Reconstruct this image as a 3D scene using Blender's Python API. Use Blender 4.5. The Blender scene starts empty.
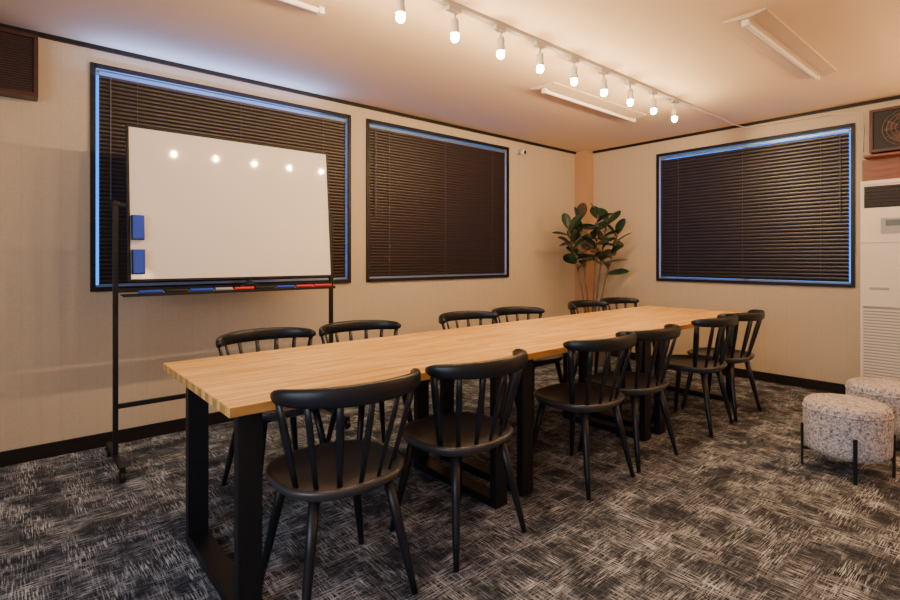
import bpy, math, random
from mathutils import Vector, Matrix
random.seed(7)
D=bpy.data
scene=bpy.context.scene

# ---------------------------------------------------------------- materials
def newmat(name):
    m=D.materials.new(name); m.use_nodes=True
    nt=m.node_tree; b=nt.nodes.get("Principled BSDF")
    return m,nt,b
def plain(name,col,rough=.5,metal=0,spec=.5,bump=0,bscale=200,var=0,coat=0):
    m,nt,b=newmat(name)
    b.inputs["Base Color"].default_value=(*col,1)
    b.inputs["Roughness"].default_value=rough
    b.inputs["Metallic"].default_value=metal
    b.inputs["Specular IOR Level"].default_value=spec
    b.inputs["Coat Weight"].default_value=coat
    tc=nt.nodes.new("ShaderNodeTexCoord")
    n=nt.nodes.new("ShaderNodeTexNoise"); n.inputs["Scale"].default_value=bscale
    nt.links.new(tc.outputs["Object"],n.inputs["Vector"])
    if bump:
        bp=nt.nodes.new("ShaderNodeBump"); bp.inputs["Strength"].default_value=bump; bp.inputs["Distance"].default_value=.002
        nt.links.new(n.outputs["Fac"],bp.inputs["Height"]); nt.links.new(bp.outputs["Normal"],b.inputs["Normal"])
    if var:
        r=nt.nodes.new("ShaderNodeValToRGB")
        r.color_ramp.elements[0].position=.3; r.color_ramp.elements[1].position=.7
        r.color_ramp.elements[0].color=(*[c*(1-var) for c in col],1)
        r.color_ramp.elements[1].color=(*[min(1,c*(1+var)) for c in col],1)
        nt.links.new(n.outputs["Fac"],r.inputs["Fac"]); nt.links.new(r.outputs["Color"],b.inputs["Base Color"])
    return m
def mapping(nt,scale=(1,1,1),loc=(0,0,0),rot=(0,0,0)):
    tc=nt.nodes.new("ShaderNodeTexCoord"); mp=nt.nodes.new("ShaderNodeMapping")
    mp.inputs["Scale"].default_value=scale; mp.inputs["Location"].default_value=loc; mp.inputs["Rotation"].default_value=rot
    nt.links.new(tc.outputs["Object"],mp.inputs["Vector"]); return mp.outputs["Vector"]
def noise(nt,vec,scale=1,detail=2,rough=.5):
    n=nt.nodes.new("ShaderNodeTexNoise"); n.inputs["Scale"].default_value=scale
    n.inputs["Detail"].default_value=detail; n.inputs["Roughness"].default_value=rough
    nt.links.new(vec,n.inputs["Vector"]); return n.outputs["Fac"]
def ramp(nt,fac,stops):
    r=nt.nodes.new("ShaderNodeValToRGB"); cr=r.color_ramp
    while len(cr.elements)<len(stops): cr.elements.new(.5)
    for e,(p,c) in zip(cr.elements,stops): e.position=p; e.color=(*c,1) if len(c)==3 else c
    nt.links.new(fac,r.inputs["Fac"]); return r.outputs["Color"]
def math_(nt,op,a,b=None):
    n=nt.nodes.new("ShaderNodeMath"); n.operation=op
    for i,v in enumerate((a,b)):
        if v is None: continue
        if isinstance(v,(int,float)): n.inputs[i].default_value=v
        else: nt.links.new(v,n.inputs[i])
    return n.outputs[0]
def mixc(nt,f,a,b,mode='MIX'):
    n=nt.nodes.new("ShaderNodeMix"); n.data_type='RGBA'; n.blend_type=mode
    for i,v in ((0,f),(6,a),(7,b)):
        if isinstance(v,(int,float)): n.inputs[i].default_value=v
        elif isinstance(v,tuple): n.inputs[i].default_value=(*v,1)
        else: nt.links.new(v,n.inputs[i])
    return n.outputs[2]

def wall_mat():
    m,nt,b=newmat("wall_paper")
    tc=nt.nodes.new("ShaderNodeTexCoord"); sp=nt.nodes.new("ShaderNodeSeparateXYZ")
    nt.links.new(tc.outputs["Object"],sp.inputs[0])
    s=math_(nt,'ADD',sp.outputs[0],sp.outputs[1])
    f=math_(nt,'FRACT',math_(nt,'MULTIPLY',s,11.0))
    groove=math_(nt,'LESS_THAN',f,.08)
    n=noise(nt,mapping(nt,(1,1,1)),60,4)
    col=ramp(nt,n,[(.3,(.53,.43,.315)),(.7,(.57,.465,.34))])
    col=mixc(nt,math_(nt,'MULTIPLY',groove,.10),col,(.30,.23,.15))
    nt.links.new(col,b.inputs["Base Color"])
    b.inputs["Roughness"].default_value=.6
    bp=nt.nodes.new("ShaderNodeBump"); bp.inputs["Strength"].default_value=.06; bp.inputs["Distance"].default_value=.002
    nt.links.new(math_(nt,'SUBTRACT',n,math_(nt,'MULTIPLY',groove,.5)),bp.inputs["Height"]); nt.links.new(bp.outputs["Normal"],b.inputs["Normal"])
    return m
def carpet_mat():
    m,nt,b=newmat("carpet_tiles")
    vm=mapping(nt,(1,1,1))
    def streak(sc,loc,lo,hi):
        return ramp(nt,noise(nt,mapping(nt,sc,loc=loc),1,3,.7),[(lo,(0,0,0)),(hi,(1,1,1))])
    a=streak((11,190,1),(0,0,0),.49,.58); c=streak((190,11,1),(3.3,1.7,0),.49,.58)
    ma=ramp(nt,noise(nt,mapping(nt,(3,9,1)),1,3,.6),[(.42,(.12,.12,.12)),(.58,(1,1,1))])
    mc=ramp(nt,noise(nt,mapping(nt,(9,3,1),loc=(9,4,0)),1,3,.6),[(.42,(.12,.12,.12)),(.58,(1,1,1))])
    a=mixc(nt,1.0,a,ma,'MULTIPLY'); c=mixc(nt,1.0,c,mc,'MULTIPLY')
    st=mixc(nt,1.0,a,c,'LIGHTEN')
    patch=ramp(nt,noise(nt,mapping(nt,(1,1,1),loc=(5,2,0)),5,6,.78),[(.38,(.14,.14,.14)),(.59,(1,1,1))])
    st=mixc(nt,1.0,st,patch,'MULTIPLY')
    fine=noise(nt,vm,230,2)
    col=mixc(nt,st,(.022,.027,.042),(.74,.82,.95))
    col=mixc(nt,.50,col,ramp(nt,fine,[(.3,(.3,.3,.3)),(.65,(1,1,1))]),'MULTIPLY')
    nt.links.new(col,b.inputs["Base Color"]); b.inputs["Roughness"].default_value=.95
    b.inputs["Specular IOR Level"].default_value=.12
    bp=nt.nodes.new("ShaderNodeBump"); bp.inputs["Strength"].default_value=.5; bp.inputs["Distance"].default_value=.004
    nt.links.new(math_(nt,'ADD',fine,st),bp.inputs["Height"]); nt.links.new(bp.outputs["Normal"],b.inputs["Normal"])
    return m
def wood_top_mat():
    m,nt,b=newmat("laminated_pine")
    v=mapping(nt,(1,1,1))
    br=nt.nodes.new("ShaderNodeTexBrick"); br.inputs["Scale"].default_value=1
    br.inputs["Brick Width"].default_value=.42; br.inputs["Row Height"].default_value=.042
    br.inputs["Mortar Size"].default_value=.0006; br.inputs["Mortar Smooth"].default_value=.3; br.offset=.37
    br.inputs["Color1"].default_value=(.80,.46,.115,1); br.inputs["Color2"].default_value=(.98,.66,.24,1)
    br.inputs["Mortar"].default_value=(.55,.29,.08,1)
    nt.links.new(v,br.inputs["Vector"])
    g=noise(nt,mapping(nt,(2.5,60,8)),1,6,.65)
    gc=ramp(nt,g,[(.34,(.55,.43,.30)),(.50,(.92,.88,.82)),(.60,(1,1,1))])
    col=mixc(nt,.9,br.outputs["Color"],gc,'MULTIPLY')
    nt.links.new(col,b.inputs["Base Color"]); b.inputs["Roughness"].default_value=.38
    b.inputs["Specular IOR Level"].default_value=.35
    bp=nt.nodes.new("ShaderNodeBump"); bp.inputs["Strength"].default_value=.05; bp.inputs["Distance"].default_value=.001
    nt.links.new(g,bp.inputs["Height"]); nt.links.new(bp.outputs["Normal"],b.inputs["Normal"])
    return m
def dark_wood_mat(name="red_brown_wood",c0=(.10,.025,.012),c1=(.22,.06,.025)):
    m,nt,b=newmat(name)
    g=noise(nt,mapping(nt,(4,4,40)),1,4,.6)
    nt.links.new(ramp(nt,g,[(.3,c0),(.7,c1)]),b.inputs["Base Color"]); b.inputs["Roughness"].default_value=.4
    return m
def boucle_mat():
    m,nt,b=newmat("boucle_fabric")
    v=mapping(nt,(1,1,1))
    vo=nt.nodes.new("ShaderNodeTexVoronoi"); vo.inputs["Scale"].default_value=95; nt.links.new(v,vo.inputs["Vector"])
    n=noise(nt,v,60,4,.75)
    col=ramp(nt,n,[(.36,(.16,.15,.18)),(.48,(.64,.62,.68)),(.66,(.90,.88,.94))])
    col=mixc(nt,.55,col,ramp(nt,vo.outputs["Distance"],[(0.1,(1,1,1)),(.75,(.35,.35,.37))]),'MULTIPLY')
    nt.links.new(col,b.inputs["Base Color"]); b.inputs["Roughness"].default_value=.95
    bp=nt.nodes.new("ShaderNodeBump"); bp.inputs["Strength"].default_value=1; bp.inputs["Distance"].default_value=.006
    nt.links.new(math_(nt,'SUBTRACT',n,vo.outputs["Distance"]),bp.inputs["Height"]); nt.links.new(bp.outputs["Normal"],b.inputs["Normal"])
    return m
def leaf_mat(name,c0,c1):
    m,nt,b=newmat(name)
    n=noise(nt,mapping(nt,(1,1,1)),14,3)
    nt.links.new(ramp(nt,n,[(.35,c0),(.65,c1)]),b.inputs["Base Color"]); b.inputs["Roughness"].default_value=.28
    return m
def emis(name,col,s):
    m,nt,b=newmat(name)
    b.inputs["Base Color"].default_value=(*col,1)
    b.inputs["Emission Color"].default_value=(*col,1); b.inputs["Emission Strength"].default_value=s
    return m
def glass_mat():
    m=D.materials.new("window_glass"); m.use_nodes=True; nt=m.node_tree; nt.nodes.clear()
    o=nt.nodes.new("ShaderNodeOutputMaterial"); mx=nt.nodes.new("ShaderNodeMixShader"); mx.inputs[0].default_value=.06
    t=nt.nodes.new("ShaderNodeBsdfTransparent"); g=nt.nodes.new("ShaderNodeBsdfGlossy"); g.inputs["Roughness"].default_value=.02
    nt.links.new(t.outputs[0],mx.inputs[1]); nt.links.new(g.outputs[0],mx.inputs[2]); nt.links.new(mx.outputs[0],o.inputs[0])
    return m

M_wall=wall_mat(); M_carpet=carpet_mat(); M_top=wood_top_mat(); M_redwood=dark_wood_mat(); M_boucle=boucle_mat()
M_spk=dark_wood_mat("speaker_cabinet_wood",(.035,.009,.006),(.065,.018,.010))
M_ceil=plain("ceiling_paint",(.80,.61,.40),.85,bump=.2,bscale=120)
M_trim=plain("dark_trim",(.010,.007,.006),.5,spec=.3)
M_frame=plain("window_frame_dark",(.008,.007,.008),.45,spec=.3)
M_alu=plain("aluminium_sash",(.55,.58,.62),.35,metal=.6)
M_glass=glass_mat()
M_slatA=plain("brown_blind_slat",(.026,.015,.010),.38,spec=.5)
M_slatB=plain("blind_slat_daylight_tint",(.019,.015,.019),.34,spec=.6)  # same kind of blind as A, bluish daylight cast put into the slat colour
M_rail=plain("blind_rail",(.24,.36,.54),.3,metal=.7)
M_cord=plain("blind_cord",(.10,.09,.10),.6)
M_steel=plain("black_steel",(.006,.007,.010),.45,spec=.35,bump=.1,bscale=400)
M_chair=plain("black_lacquer_wood",(.007,.009,.014),.38,spec=.42,bump=.08,bscale=60)
M_seat=plain("black_seat",(.042,.042,.048),.30,spec=.6)
M_board=plain("whiteboard_surface",(.82,.77,.73),.06,spec=.5)
M_black=plain("black_plastic",(.008,.008,.010),.5,spec=.35)
M_blue=plain("blue_felt",(.008,.06,.50),.6)
M_red=plain("red_marker",(.55,.02,.02),.4)
M_white=plain("white_plastic",(.74,.69,.62),.45)
M_fix=plain("fixture_enamel",(.60,.46,.32),.5)
M_grey=plain("grey_plastic",(.35,.36,.37),.5)
M_lcd=plain("lcd_screen",(.10,.14,.12),.2)
M_wire=plain("fan_guard_wire",(.16,.12,.09),.35,metal=.5)
M_lampbody=plain("lamp_body_white",(.42,.40,.38),.4)
M_bulb=emis("warm_bulb",(1,.69,.37),1000)
M_tube=plain("fluorescent_tube",(.85,.78,.70),.3)
M_stem=plain("plant_stem",(.16,.09,.05),.7,var=.3,bscale=30)
M_leaf=leaf_mat("leaf_green",(.008,.026,.014),(.020,.055,.030))
M_leaf2=leaf_mat("leaf_reddish",(.12,.045,.03),(.04,.055,.028))
M_pot=plain("plant_pot_ceramic",(.30,.28,.26),.5)
M_soil=plain("soil",(.03,.02,.015),.95,var=.4,bscale=80)
M_frost=plain("frosted_glass",(.6,.65,.72),.5)

# ---------------------------------------------------------------- mesh builder
class MB:
    def __init__(s): s.v=[]; s.f=[]; s.m=[]; s.sm=[]; s.mats=[]; s.X=None
    def mi(s,mat):
        if mat not in s.mats: s.mats.append(mat)
        return s.mats.index(mat)
    def add(s,vs,fs,mat,smooth=False):
        if s.X: vs=[s.X@Vector(p) for p in vs]
        o=len(s.v); s.v+= [tuple(p) for p in vs]; k=s.mi(mat)
        for f in fs: s.f.append(tuple(i+o for i in f)); s.m.append(k); s.sm.append(smooth)
    def box(s,x0,x1,y0,y1,z0,z1,mat,M=None):
        vs=[Vector((x,y,z)) for z in (z0,z1) for y in (y0,y1) for x in (x0,x1)]
        if M: vs=[M@p for p in vs]
        s.add(vs,[(0,2,3,1),(4,5,7,6),(0,1,5,4),(2,6,7,3),(0,4,6,2),(1,3,7,5)],mat)
    def rings(s,rings,mat,smooth=True,closed=True,caps=True):
        n=len(rings[0]); vs=[p for r in rings for p in r]; fs=[]
        for i in range(len(rings)-1):
            for j in range(n if closed else n-1):
                k=(j+1)%n
                fs.append((i*n+j,i*n+k,(i+1)*n+k,(i+1)*n+j))
        if caps and closed:
            fs.append(tuple(range(n-1,-1,-1))); L=(len(rings)-1)*n; fs.append(tuple(range(L,L+n)))
        s.add(vs,fs,mat,smooth)
    def lathe(s,prof,mat,c=(0,0,0),n=24,smooth=True):
        s.rings([[Vector((c[0]+r*math.cos(2*math.pi*j/n),c[1]+r*math.sin(2*math.pi*j/n),c[2]+z)) for j in range(n)] for r,z in prof],mat,smooth)
    def sweep(s,pts,rad,mat,n=10,up=(0,0,1),power=1.0,smooth=True):
        pts=[Vector(p) for p in pts]; up=Vector(up); R=[]
        for i,p in enumerate(pts):
            t=(pts[min(i+1,len(pts)-1)]-pts[max(i-1,0)]).normalized()
            a=t.cross(up)
            if a.length<1e-4: a=t.cross(Vector((1,0,0)))
            a.normalize(); b=a.cross(t).normalized()
            r=rad[i] if isinstance(rad,list) else rad
            ra,rb=(r,r) if isinstance(r,(int,float)) else r
            ring=[]
            for j in range(n):
                th=2*math.pi*j/n; c,q=math.cos(th),math.sin(th)
                c=math.copysign(abs(c)**power,c); q=math.copysign(abs(q)**power,q)
                ring.append(p+a*ra*c+b*rb*q)
            R.append(ring)
        s.rings(R,mat,smooth)
    def cyl(s,p0,p1,r,mat,n=14): s.sweep([p0,p1],r,mat,n)
    def mesh(s,name):
        me=D.meshes.new(name); me.from_pydata(s.v,[],s.f)
        for m in s.mats: me.materials.append(m)
        for p,k,q in zip(me.polygons,s.m,s.sm): p.material_index=k; p.use_smooth=q
        import bmesh
        bm=bmesh.new(); bm.from_mesh(me); bmesh.ops.recalc_face_normals(bm,faces=bm.faces); bm.to_mesh(me); bm.free()
        me.update(); return me
    def obj(s,name,loc=(0,0,0),rz=0,bevel=0):
        return place(s.mesh(name),name,loc,rz,bevel)
def place(me,name,loc=(0,0,0),rz=0,bevel=0):
    o=D.objects.new(name,me); scene.collection.objects.link(o); o.location=loc; o.rotation_euler=(0,0,rz)
    if bevel:
        b=o.modifiers.new("bevel",'BEVEL'); b.width=bevel; b.segments=2; b.limit_method='ANGLE'; b.angle_limit=math.radians(50)
    return o

# ---------------------------------------------------------------- room
XL,XR,YB,YA,H=-1.7,5.5,-1.7,3.86,2.5
T=.15
b=MB(); b.box(XL-T,XR+T,YB-T,YA+T,-.1,0,M_carpet); b.obj("floor")
b=MB(); b.box(XL-T,XR+T,YB-T,YA+T,H,H+.1,M_ceil); b.obj("ceiling")
WA=[(.402,2.172,.995,2.365),(2.372,4.125,.995,2.365)]
WB=[(1.108,2.838,.950,2.313)]
WL=[(-1.2,1.6,.9,2.2)]
def wallboxes(a0,a1,wins):
    out=[]; c=a0
    for (p,q,z0,z1) in wins:
        out+=[(c,p,0,H),(p,q,0,z0),(p,q,z1,H)]; c=q
    out.append((c,a1,0,H)); return out
b=MB()
for p,q,z0,z1 in wallboxes(XL-T,XR+T,WA): b.box(p,q,YA,YA+T,z0,z1,M_wall)
b.obj("wall_north")
b=MB()
for p,q,z0,z1 in wallboxes(YB,YA,WB): b.box(XR,XR+T,p,q,z0,z1,M_wall)
b.obj("wall_east")
b=MB()
for p,q,z0,z1 in wallboxes(YB,YA,WL): b.box(XL-T,XL,p,q,z0,z1,M_wall)
b.obj("wall_west")
b=MB(); b.box(XL-T,XR+T,YB-T,YB,0,H,M_wall); b.obj("wall_south")
M_col=plain("column_paint",(.50,.30,.16),.7,bump=.1,bscale=90)
b=MB(); b.box(5.36,5.5,3.68,3.86,0,H,M_col); b.obj("corner_column")
b=MB(); b.box(XL,5.36,YA-.012,YA,0,.085,M_trim); b.obj("baseboard_north",bevel=.002)
b=MB(); b.box(XR-.012,XR,YB,3.68,0,.085,M_trim); b.obj("baseboard_east",bevel=.002)
b=MB(); b.box(XL,XL+.012,YB,YA-.012,0,.085,M_trim); b.obj("baseboard_west",bevel=.002)
b=MB(); b.box(XL+.012,XR-.012,YB,YB+.012,0,.085,M_trim); b.obj("baseboard_south",bevel=.002)
b=MB(); b.box(XL,5.36,YA-.022,YA,H-.026,H,M_trim); b.obj("trim_1")
b=MB(); b.box(XR-.022,XR,YB,3.68,H-.026,H,M_trim); b.obj("trim_2")

def window(tag,a0,a1,z0,z1,axis,slat,seed):
    def P(bd,x0,x1,d0,d1,zz0,zz1,m):
        if axis=='A': bd.box(x0,x1,YA+d0,YA+d1,zz0,zz1,m)
        elif axis=='B': bd.box(XR+d0,XR+d1,x0,x1,zz0,zz1,m)
        else: bd.box(XL-d1,XL-d0,x0,x1,zz0,zz1,m)
    b=MB(); w=.024
    P(b,a0-w,a0+.004,-.014,.0,z0-w,z1+w,M_frame); P(b,a1-.004,a1+w,-.014,.0,z0-w,z1+w,M_frame)
    P(b,a0,a1,-.014,.0,z1-.004,z1+w,M_frame); P(b,a0,a1,-.022,.0,z0-w,z0+.004,M_frame)
    s=.012
    P(b,a0,a0+s,.08,.12,z0,z1,M_alu); P(b,a1-s,a1,.08,.12,z0,z1,M_alu)
    P(b,a0,a1,.08,.12,z0,z0+s,M_alu); P(b,a0,a1,.08,.12,z1-s,z1,M_alu)
    m=(a0+a1)/2; P(b,m-.02,m+.02,.08,.11,z0,z1,M_alu)
    P(b,a0+s,a1-s,.095,.099,z0+s,z1-s,M_glass if slat else M_frost)
    b.obj("window_%d"%tag)
    if not slat: return
    gl,gr=(.024,.014) if tag==1 else (.016,.010) if tag==2 else (.016,.022)
    if axis=='B': gl,gr=gr,gl
    x0,x1=a0+gl,a1-gr; b=MB(); dc=.024
    P(b,x0,x1,dc-.013,dc+.013,z1-.038,z1-.014,M_rail)
    P(b,x0,x1,dc-.010,dc+.010,z0+.010,z0+.020,M_rail)
    pitch,hw,bw=(.0262,.0150,.0050) if axis=='A' else (.034,.0195,.0080)
    tilt=math.radians(112); i=0
    while True:
        z=z0+.034+(.006 if axis=='B' else 0)+i*pitch; i+=1
        if z>z1-.036-hw: break
        prof=[]
        for t in (-1,-.5,0,.5,1):
            bow=(1-t*t)*bw
            d=dc+ t*hw*math.cos(tilt) - bow*math.sin(tilt)
            zz=z+ t*hw*math.sin(tilt)+bow*math.cos(tilt)
            prof.append((d,zz))
        vs=[]
        for a in (x0,x1):
            for d,zz in prof: vs.append((a,YA+d,zz) if axis=='A' else (XR+d,a,zz))
        b.add(vs,[(j,j+1,j+6,j+5) for j in range(4)],slat,True)
    for fr in (.12,.5,.88):
        a=x0+(x1-x0)*fr; P(b,a-.0012,a+.0012,dc-.020,dc-.0185,z0+.015,z1-.03,M_cord)
    a=x0+.06
    P(b,a-.003,a+.003,dc-.026,dc-.020,z0+.55,z1-.05,M_cord)
    b.obj("window_blind")
window(1,*WA[0],'A',M_slatA,1); window(2,*WA[1],'A',M_slatA,2); window(3,*WB[0],'B',M_slatB,3); window(4,*WL[0],'L',None,4)

# ---------------------------------------------------------------- conference tables
ZT=.73
TY0,TY1=1.60,2.475; L=1.366
b=MB()
b.box(0,L-.003,0,TY1-TY0,ZT-.032,ZT,M_top)
f0,f1=.09,TY1-TY0-.14
for fx in (.055,L-.135):
    b.box(fx,fx+.08,f0,f0+.04,0,ZT-.032,M_steel); b.box(fx,fx+.08,f1-.04,f1,0,ZT-.032,M_steel)
    b.box(fx,fx+.08,f0+.04,f1-.04,0,.04,M_steel); b.box(fx,fx+.08,f0+.04,f1-.04,ZT-.072,ZT-.032,M_steel)
b.box(.135,L-.135,.42,.46,ZT-.062,ZT-.032,M_steel)
tm=b.mesh("conference_table")
for i in range(3): place(tm,"conference_table",(.5+L*i,TY0,0),0,.003)

# ---------------------------------------------------------------- chairs
def chair_mesh():
    b=MB(); SZ=.445
    def se(t,a,bb,p=2.6):
        c,s=math.cos(t),math.sin(t)
        return (a*math.copysign(abs(c)**(2/p),c), bb*math.copysign(abs(s)**(2/p),s))
    n=40; rings=[]
    for sc,z in ((.74,-.050),(.86,-.044),(.95,-.030),(1.0,-.012),(.995,-.003),(.965,.001),(.90,-.003),(.75,-.011),(.5,-.017),(.2,-.018)):
        r=[]
        for j in range(n):
            x,y=se(2*math.pi*j/n,.232*sc,.218*sc); r.append(Vector((x,y,SZ+z)))
        rings.append(r)
    b.rings(rings,M_seat,True)
    def rail(tdeg):
        t=math.radians(tdeg); return Vector((.262*math.sin(t),-.085-.19*math.cos(t),.750+.004*math.cos(t)))
    pts=[];rad=[]
    for i in range(33):
        t=-86+172*i/32; pts.append(rail(t)); e=min(i,32-i)
        k=[.45,.8,.96][e] if e<3 else 1
        rad.append((.0165*k, (.022+.012*math.cos(math.radians(t)))*k))
    b.sweep(pts,rad,M_chair,n=14,power=.72)
    for t,tb in ((-76,-62),(-48,-41),(-24,-20),(0,0),(24,20),(48,41),(76,62)):
        top=rail(t); top.z-=.014
        a=math.radians(tb); bot=Vector((.198*math.sin(a)*1.04,-.188*math.cos(a)-.003,SZ-.01))
        outer=abs(t)>70
        ps=[bot.lerp(top,k) for k in (0,.25,.5,.75,1)]
        w=[.009,.011,.013,.013,.010] if not outer else [.012,.015,.018,.018,.014]
        nrm=Vector((top.x,top.y+.05,0)).normalized()
        b.sweep(ps,[(q,q*.55) for q in w],M_chair,n=8,up=nrm)
    for sx in (-1,1):
        for yt,yb in ((-.13,-.205),(.13,.195)):
            p0=Vector((sx*.135,yt,SZ-.035)); p1=Vector((sx*.205,yb,0))
            b.sweep([p0,p0.lerp(p1,.4),p0.lerp(p1,.75),p1],[.019,.0175,.0145,.011],M_chair,n=12)
    b.sweep([(-.14,-.12,SZ-.055),(.14,-.12,SZ-.055)],[(.012,.01)]*2,M_chair,n=8)
    b.sweep([(-.14,.12,SZ-.055),(.14,.12,SZ-.055)],[(.012,.01)]*2,M_chair,n=8)
    return b.mesh("dining_chair")
cm=chair_mesh()
NY=1.668
for x,y,r in ((.89,NY,-3),(1.47,NY,3),(2.35,NY,0),(2.84,NY,-2),(3.70,NY,4),(4.20,NY,-3)):
    place(cm,"dining_chair",(x,y,0),math.radians(r))
for x,y,r in ((1.06,2.60,3),(1.61,2.58,-2),(2.50,2.57,1),(3.02,2.57,-2),(3.98,2.57,2),(4.50,2.58,-3)):
    place(cm,"dining_chair",(x,y,0),math.radians(180+r))

# ---------------------------------------------------------------- whiteboard on stand
b=MB(); yw=3.40; xl,xr=.45,1.775
for x in (xl,xr):
    b.box(x-.0125,x+.0125,yw-.0125,yw+.0125,.08,1.50,M_steel)
    b.box(x-.0125,x+.0125,yw-.25,yw+.25,.06,.085,M_steel)
    for yy in (yw-.235,yw+.235):
        b.cyl((x-.011,yy,.03),(x+.011,yy,.03),.03,M_black,18); b.cyl((x,yy,.03),(x,yy,.07),.008,M_steel,8)
        b.box(x-.017,x+.017,yy-.012,yy+.012,.045,.062,M_black)
b.box(xl,xr,yw-.011,yw+.011,.335,.36,M_steel)
b.box(xl,xr,yw-.011,yw+.011,.985,1.008,M_steel)
bx0,bx1,bz0,bz1=.505,1.760,1.045,1.945
PIV=Matrix.Translation((0,yw,1.48)); b.X=PIV@Matrix.Rotation(math.radians(-5),4,'X')@PIV.inverted()
b.box(bx0+.012,bx1-.012,yw-.012,yw+.010,bz0+.012,bz1-.012,M_board)
fw=.012
for q in (bx0,bx1-fw): b.box(q,q+fw,yw-.017,yw+.013,bz0,bz1,M_black)
for q in (bz0,bz1-fw): b.box(bx0+fw,bx1-fw,yw-.017,yw+.013,q,q+fw,M_black)
for z in (1.085,1.28):
    b.box(bx0+.016,bx0+.078,yw-.040,yw-.0125,z,z+.14,M_black); b.box(bx0+.018,bx0+.076,yw-.058,yw-.040,z+.003,z+.137,M_blue)
b.X=None
for x,q in ((xl,bx0+.005),(xr,bx1-.005)):
    a,c=min(x,q),max(x,q); b.box(a,c,yw-.008,yw+.008,1.47,1.49,M_steel); b.cyl((x-.02,yw,1.48),(x+.02,yw,1.48),.014,M_black,14)
b.box(xl+.02,xr-.02,yw-.105,yw-.0125,.970,.976,M_black); b.box(xl+.02,xr-.02,yw-.108,yw-.102,.965,.983,M_black)
px=xl+.10
for c,l in ((M_blue,.12),(M_black,.12),(M_blue,.13),(M_grey,.10),(M_red,.12),(M_black,.13),(M_blue,.12),(M_red,.12),(M_red,.13)):
    b.cyl((px,yw-.080,.989),(px+l,yw-.080,.989),.010,c,10); px+=l+.012
b.lathe([(.035,0),(.035,.012),(.018,.02),(.012,.035),(.001,.036)],M_black,c=(1.17,yw-.05,1.008),n=16)
b.box(1.11,1.23,yw-.07,yw-.015,.976,1.01,M_black)
b.obj("whiteboard",bevel=.0012)

# ---------------------------------------------------------------- track light
b=MB(); ty=2.01
b.box(.85,4.45,ty-.017,ty+.017,H-.022,H,M_lampbody)
xs=[1.07+.343*i for i in range(10)]
for x in xs:
    b.box(x-.05,x+.03,ty-.015,ty+.015,H-.045,H-.022,M_lampbody)
    b.cyl((x,ty,H-.085),(x,ty,H-.045),.006,M_lampbody,8)
    b.lathe([(.004,2.425),(.016,2.42),(.021,2.41),(.021,2.375),(.026,2.355),(.026,2.342),(.015,2.342)],M_lampbody,c=(x,ty,0),n=16)
    prof=[(.011,2.343),(.016,2.336)]+[(.021*math.cos(a),2.322+.021*math.sin(a)) for a in (.35,0,-.4,-.8,-1.2,-1.5)]
    b.lathe(prof,M_bulb,c=(x,ty,0),n=14)
b.obj("track_light")

# ---------------------------------------------------------------- ceiling fluorescent fixtures
def fixture(x0,x1,yc):
    b=MB(); w=.11
    sec=[(-w,0),(-w,-.010),(-.045,-.022),(.045,-.022),(w,-.010),(w,0)]
    b.rings([[Vector((x,yc+y,H+z)) for y,z in sec] for x in (x0,x1)],M_fix,False)
    b.cyl((x0+.05,yc,H-.040),(x1-.05,yc,H-.040),.0145,M_tube,12)
    for x in (x0+.02,x1-.05): b.box(x,x+.03,yc-.018,yc+.018,H-.056,H-.022,M_white)
    b.obj("fluorescent_ceiling_light",bevel=.002)
fixture(3.02,4.40,1.08); fixture(3.08,4.44,2.52); fixture(-.12,1.26,2.46)

b=MB()
b.sweep([(4.45,ty,2.488),(4.7,ty-.01,2.478),(5.0,ty-.03,2.482),(5.3,ty-.02,2.468),(5.462,1.93,2.455),(5.462,1.6,2.445),(5.462,1.25,2.435),(5.465,1.03,2.40),(5.465,1.015,2.25),(5.465,1.02,2.07)],.0035,M_white,n=6)
b.obj("power_cable")

# ---------------------------------------------------------------- speaker + ventilation fan
def box_front(b,w,h,d):
    b.box(-w/2,w/2,-d,0,0,h,M_spk)
    for x0,x1,z0,z1 in ((-w/2,w/2,0,.022),(-w/2,w/2,h-.022,h),(-w/2,-w/2+.022,.022,h-.022),(w/2-.022,w/2,.022,h-.022)):
        b.box(x0,x1,-d-.014,-d,z0,z1,M_spk)
    b.box(-w/2+.022,w/2-.022,-d-.003,-d,.022,h-.022,M_black)
b=MB(); w_,h_,d_=.42,.35,.11
box_front(b,w_,h_,d_)
for k in range(22):
    z=.03+k*(h_-.06)/21; b.box(-w_/2+.024,w_/2-.024,-d_-.008,-d_-.004,z-.003,z+.003,M_spk)
b.obj("wall_speaker",(-.085,YA,2.095),0,.002)
b=MB(); w_,h_,d_=.44,.345,.18
box_front(b,w_,h_,d_)
cx_,cz_=0,h_/2
def circ(r,y,n=32): return [Vector((cx_+r*math.cos(2*math.pi*j/n),y,cz_+r*math.sin(2*math.pi*j/n))) for j in range(n+1)]
for r,yy in ((.140,-.007),(.112,-.010),(.084,-.012),(.056,-.013)):
    b.sweep(circ(r,-d_+yy),.0022,M_wire,n=6,up=(0,1,0))
for k in range(12):
    a=2*math.pi*k/12; b.sweep([(cx_+.03*math.cos(a),-d_-.014,cz_+.03*math.sin(a)),(cx_+.142*math.cos(a),-d_-.007,cz_+.142*math.sin(a))],.0016,M_wire,n=5,up=(0,1,0))
b.rings([circ(r,-d_+yy)[:-1] for r,yy in ((.034,-.006),(.034,-.016),(.028,-.019),(.002,-.019))],M_spk,True)
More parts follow.
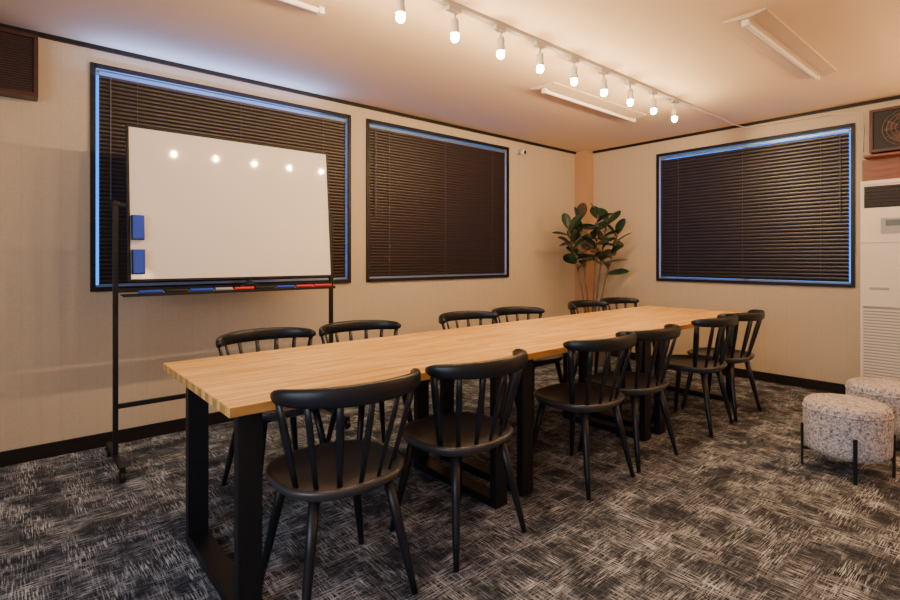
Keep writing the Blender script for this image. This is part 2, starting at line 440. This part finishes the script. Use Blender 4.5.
for k in range(5):
    a=2*math.pi*k/5; c0,s0=math.cos(a),math.sin(a); c1,s1=math.cos(a+.75),math.sin(a+.75)
    b.add([(cx_+.03*c0,-d_-.004,cz_+.03*s0),(cx_+.125*c0,-d_-.0035,cz_+.125*s0),(cx_+.125*c1,-d_-.006,cz_+.125*s1),(cx_+.03*c1,-d_-.0055,cz_+.03*s1)],[(0,1,2,3)],M_spk)
b.obj("ventilation_fan",(XR,.735,2.035),-math.pi/2,.002)
b=MB(); b.box(XR-.16,XR,.52,1.00,2.005,2.025,M_redwood); b.box(XR-.03,XR,.45,1.03,1.80,2.005,M_redwood); b.obj("wood_wall_shelf",bevel=.002)

# ---------------------------------------------------------------- floor standing air conditioner
b=MB(); ax0=5.15; y0,y1=.36,.985
b.box(ax0+.012,XR-.013,y0,y1,.06,1.79,M_white); b.box(ax0+.03,XR-.02,y0+.01,y1-.01,0,.06,M_grey)
b.box(ax0,ax0+.012,y0+.004,y1-.004,1.30,1.56,M_white); b.box(ax0,ax0+.012,y0+.004,y1-.004,.80,1.295,M_white)
b.box(ax0,ax0+.012,y0+.004,y1-.004,1.76,1.785,M_white)
b.box(ax0+.008,ax0+.012,y0+.03,y1-.025,1.575,1.745,M_black)
for k in range(6):
    z=1.59+k*.028; b.box(ax0-.002,ax0+.012,y0+.03,y1-.025,z,z+.005,M_spk)
b.box(ax0-.004,ax0,y1-.27,y1-.13,1.37,1.49,M_grey); b.box(ax0-.006,ax0-.004,y1-.25,y1-.16,1.43,1.475,M_lcd)
b.box(ax0,ax0+.012,y0+.004,y0+.02,.12,.795,M_white);b.box(ax0,ax0+.012,y1-.02,y1-.004,.12,.795,M_white)
b.box(ax0+.009,ax0+.012,y0+.02,y1-.02,.12,.795,M_grey)
for k in range(28):
    z=.13+k*.0235; b.box(ax0-.001,ax0+.010,y0+.02,y1-.02,z,z+.013,M_white)
b.box(ax0-.002,ax0,y1-.18,y1-.06,.93,.95,M_grey)
b.obj("air_conditioner",bevel=.002)

# ---------------------------------------------------------------- stools
def stool():
    b=MB(); R=.198; z0,z1=.105,.385; prof=[(.02,z0),(R-.035,z0),(R-.012,z0+.006),(R-.002,z0+.025),(R,z0+.06),(R+.002,z0+.16),(R+.001,z1-.05)]
    for a in range(1,7):
        t=a/6*math.pi/2; prof.append((R-.035+.035*math.cos(t),z1-.035+.035*math.sin(t)))
    prof+=[(R*.6,z1+.004),(R*.3,z1+.006),(.004,z1+.007)]
    b.lathe(prof,M_boucle,n=48)
    b.lathe([(R+.0015,z1-.05),(R+.005,z1-.047),(R+.005,z1-.043),(R+.0015,z1-.04)],M_boucle,n=48)
    for k in range(4):
        a=math.radians(22+90*k); M=Matrix.Rotation(a,4,'Z')
        b.box(R+.001,R+.013,-.009,.009,0,.235,M_steel,M)
        b.box(R-.06,R+.001,-.009,.009,.090,.104,M_steel,M)
    return b.mesh("upholstered_stool")
sm=stool()
place(sm,"upholstered_stool",(3.53,.735,0),0,0); place(sm,"upholstered_stool",(4.22,.68,0),.5,0)

# ---------------------------------------------------------------- plant
b=MB(); cx,cy=4.88,3.29
b.lathe([(.02,0),(.12,0),(.135,.01),(.165,.30),(.175,.31),(.175,.33),(.158,.33),(.15,.30),(.01,.29)],M_pot,c=(cx,cy,0),n=32)
b.lathe([(.149,.30),(.08,.312),(.01,.315)],M_soil,c=(cx,cy,0),n=20)
right=Vector((.759,-.651,0)); fwd=Vector((.651,.759,0))
def leaf(base,d,Lf,W,mat,up):
    d=d.normalized(); up=Vector(up); side=d.cross(up)
    if side.length<.15: side=right.copy()
    side.normalize(); up=side.cross(d).normalized(); n=9; vs=[]
    droop=random.uniform(.0,.25)
    for i in range(n+1):
        t=i/n; w=W*max(.03,(math.sin(math.pi*min(.995,t*.93+.05)))**.65)*(.8+.35*t)
        c=base+d*Lf*t-Vector((0,0,1))*droop*Lf*t*t
        vs+=[c-side*w+up*w*.28,c-side*w*.5+up*w*.10,c,c+side*w*.5+up*w*.10,c+side*w+up*w*.28]
    fs=[]
    for i in range(n):
        for j in range(4): fs.append((i*5+j,i*5+j+1,i*5+j+6,i*5+j+5))
    b.add(vs,fs,mat,True)
    b.sweep([base-d*.03,base,base+d*Lf*.5-Vector((0,0,1))*droop*Lf*.25],[.003,.0028,.0012],M_stem,n=5)
stems=[(-.27,-.05,1.50,13),(-.13,.05,1.60,12),(.05,-.06,1.66,12),(.18,.04,1.60,12),(.27,-.06,1.44,11)]
for sr,sf,top,nl in stems:
    p0=Vector((cx,cy,.30))+right*sr*.12+fwd*sf*.2
    p3=Vector((cx,cy,top))+right*sr+fwd*sf
    pts=[]
    for i in range(11):
        t=i/10; k=t**1.3
        pts.append(Vector((p0.x+(p3.x-p0.x)*k,p0.y+(p3.y-p0.y)*k,p0.z+(p3.z-p0.z)*t)))
    b.sweep(pts,[.014-.008*i/10 for i in range(11)],M_stem,n=7)
    a=random.uniform(0,6.28)
    for i in range(nl):
        t=.62+.38*i/(nl-1); f=t*10; i0=min(9,int(f)); base=pts[i0].lerp(pts[i0+1],f-i0)
        a+=2.4+random.uniform(-.3,.3); el=math.radians(random.uniform(5,45)+ (30 if i>nl-3 else 0))
        dd=Vector((math.cos(a)*math.cos(el),math.sin(a)*math.cos(el),math.sin(el)))
        tw=Vector((random.uniform(-.9,.9),random.uniform(-.9,.9),1))
        Lf=random.uniform(.20,.26)
        tip=base+dd*Lf
        if tip.x>5.44 or tip.y>3.82 or (tip.x>5.30 and tip.y>3.62): dd.x-=.9; dd.y-=.6
        leaf(base,dd,Lf,random.uniform(.050,.064),M_leaf2 if random.random()<.14 else M_leaf,tw)
b.obj("potted_rubber_plant")

# security camera
b=MB(); sx=4.295
b.cyl((sx,YA-.012,2.36),(sx,YA,2.36),.03,M_white,18); b.cyl((sx,YA-.05,2.355),(sx,YA-.012,2.36),.009,M_white,10)
b.cyl((sx+.012,YA-.10,2.345),(sx,YA-.045,2.355),.026,M_white,18); b.cyl((sx+.013,YA-.106,2.344),(sx+.012,YA-.099,2.345),.02,M_black,18)
b.obj("security_camera")

# ---------------------------------------------------------------- light
w=D.worlds.new("World"); scene.world=w; w.use_nodes=True
bg=w.node_tree.nodes["Background"]; bg.inputs[0].default_value=(.01,.22,1,1); bg.inputs[1].default_value=2.8
def area(name,loc,rot,sx,sy,col,e):
    l=D.lights.new(name,'AREA'); l.shape='RECTANGLE'; l.size=sx; l.size_y=sy; l.color=col; l.energy=e
    o=D.objects.new(name,l); scene.collection.objects.link(o); o.location=loc; o.rotation_euler=rot; return o
area("window_daylight",(XL+.02,.2,1.55),(0,-math.pi/2,0),1.25,2.7,(.66,.80,1),72)
area("blind_gap_daylight",(1.15,YA-.04,2.30),(math.radians(180+14),0,0),1.5,.03,(.22,.38,1),9)
area("ceiling_fill",(1.2,-1.1,1.75),(math.radians(180-22),0,0),.5,.5,(1,.62,.30),20)  # unseen warm fill added behind the camera to brighten the ceiling
area("ceiling_fill",(4.6,-.9,1.75),(math.radians(180-22),0,0),.5,.5,(1,.62,.30),85)  # second added fill, out of view, lifts the ceiling on the east side

# ---------------------------------------------------------------- camera
c=D.cameras.new("Camera"); co=D.objects.new("Camera",c); scene.collection.objects.link(co); scene.camera=co
c.sensor_width=36; c.lens=36*514/900; c.shift_y=-42/900; c.clip_start=.05
co.location=(0,0,1.18); co.rotation_euler=(math.pi/2,0,math.radians(49.4-90))
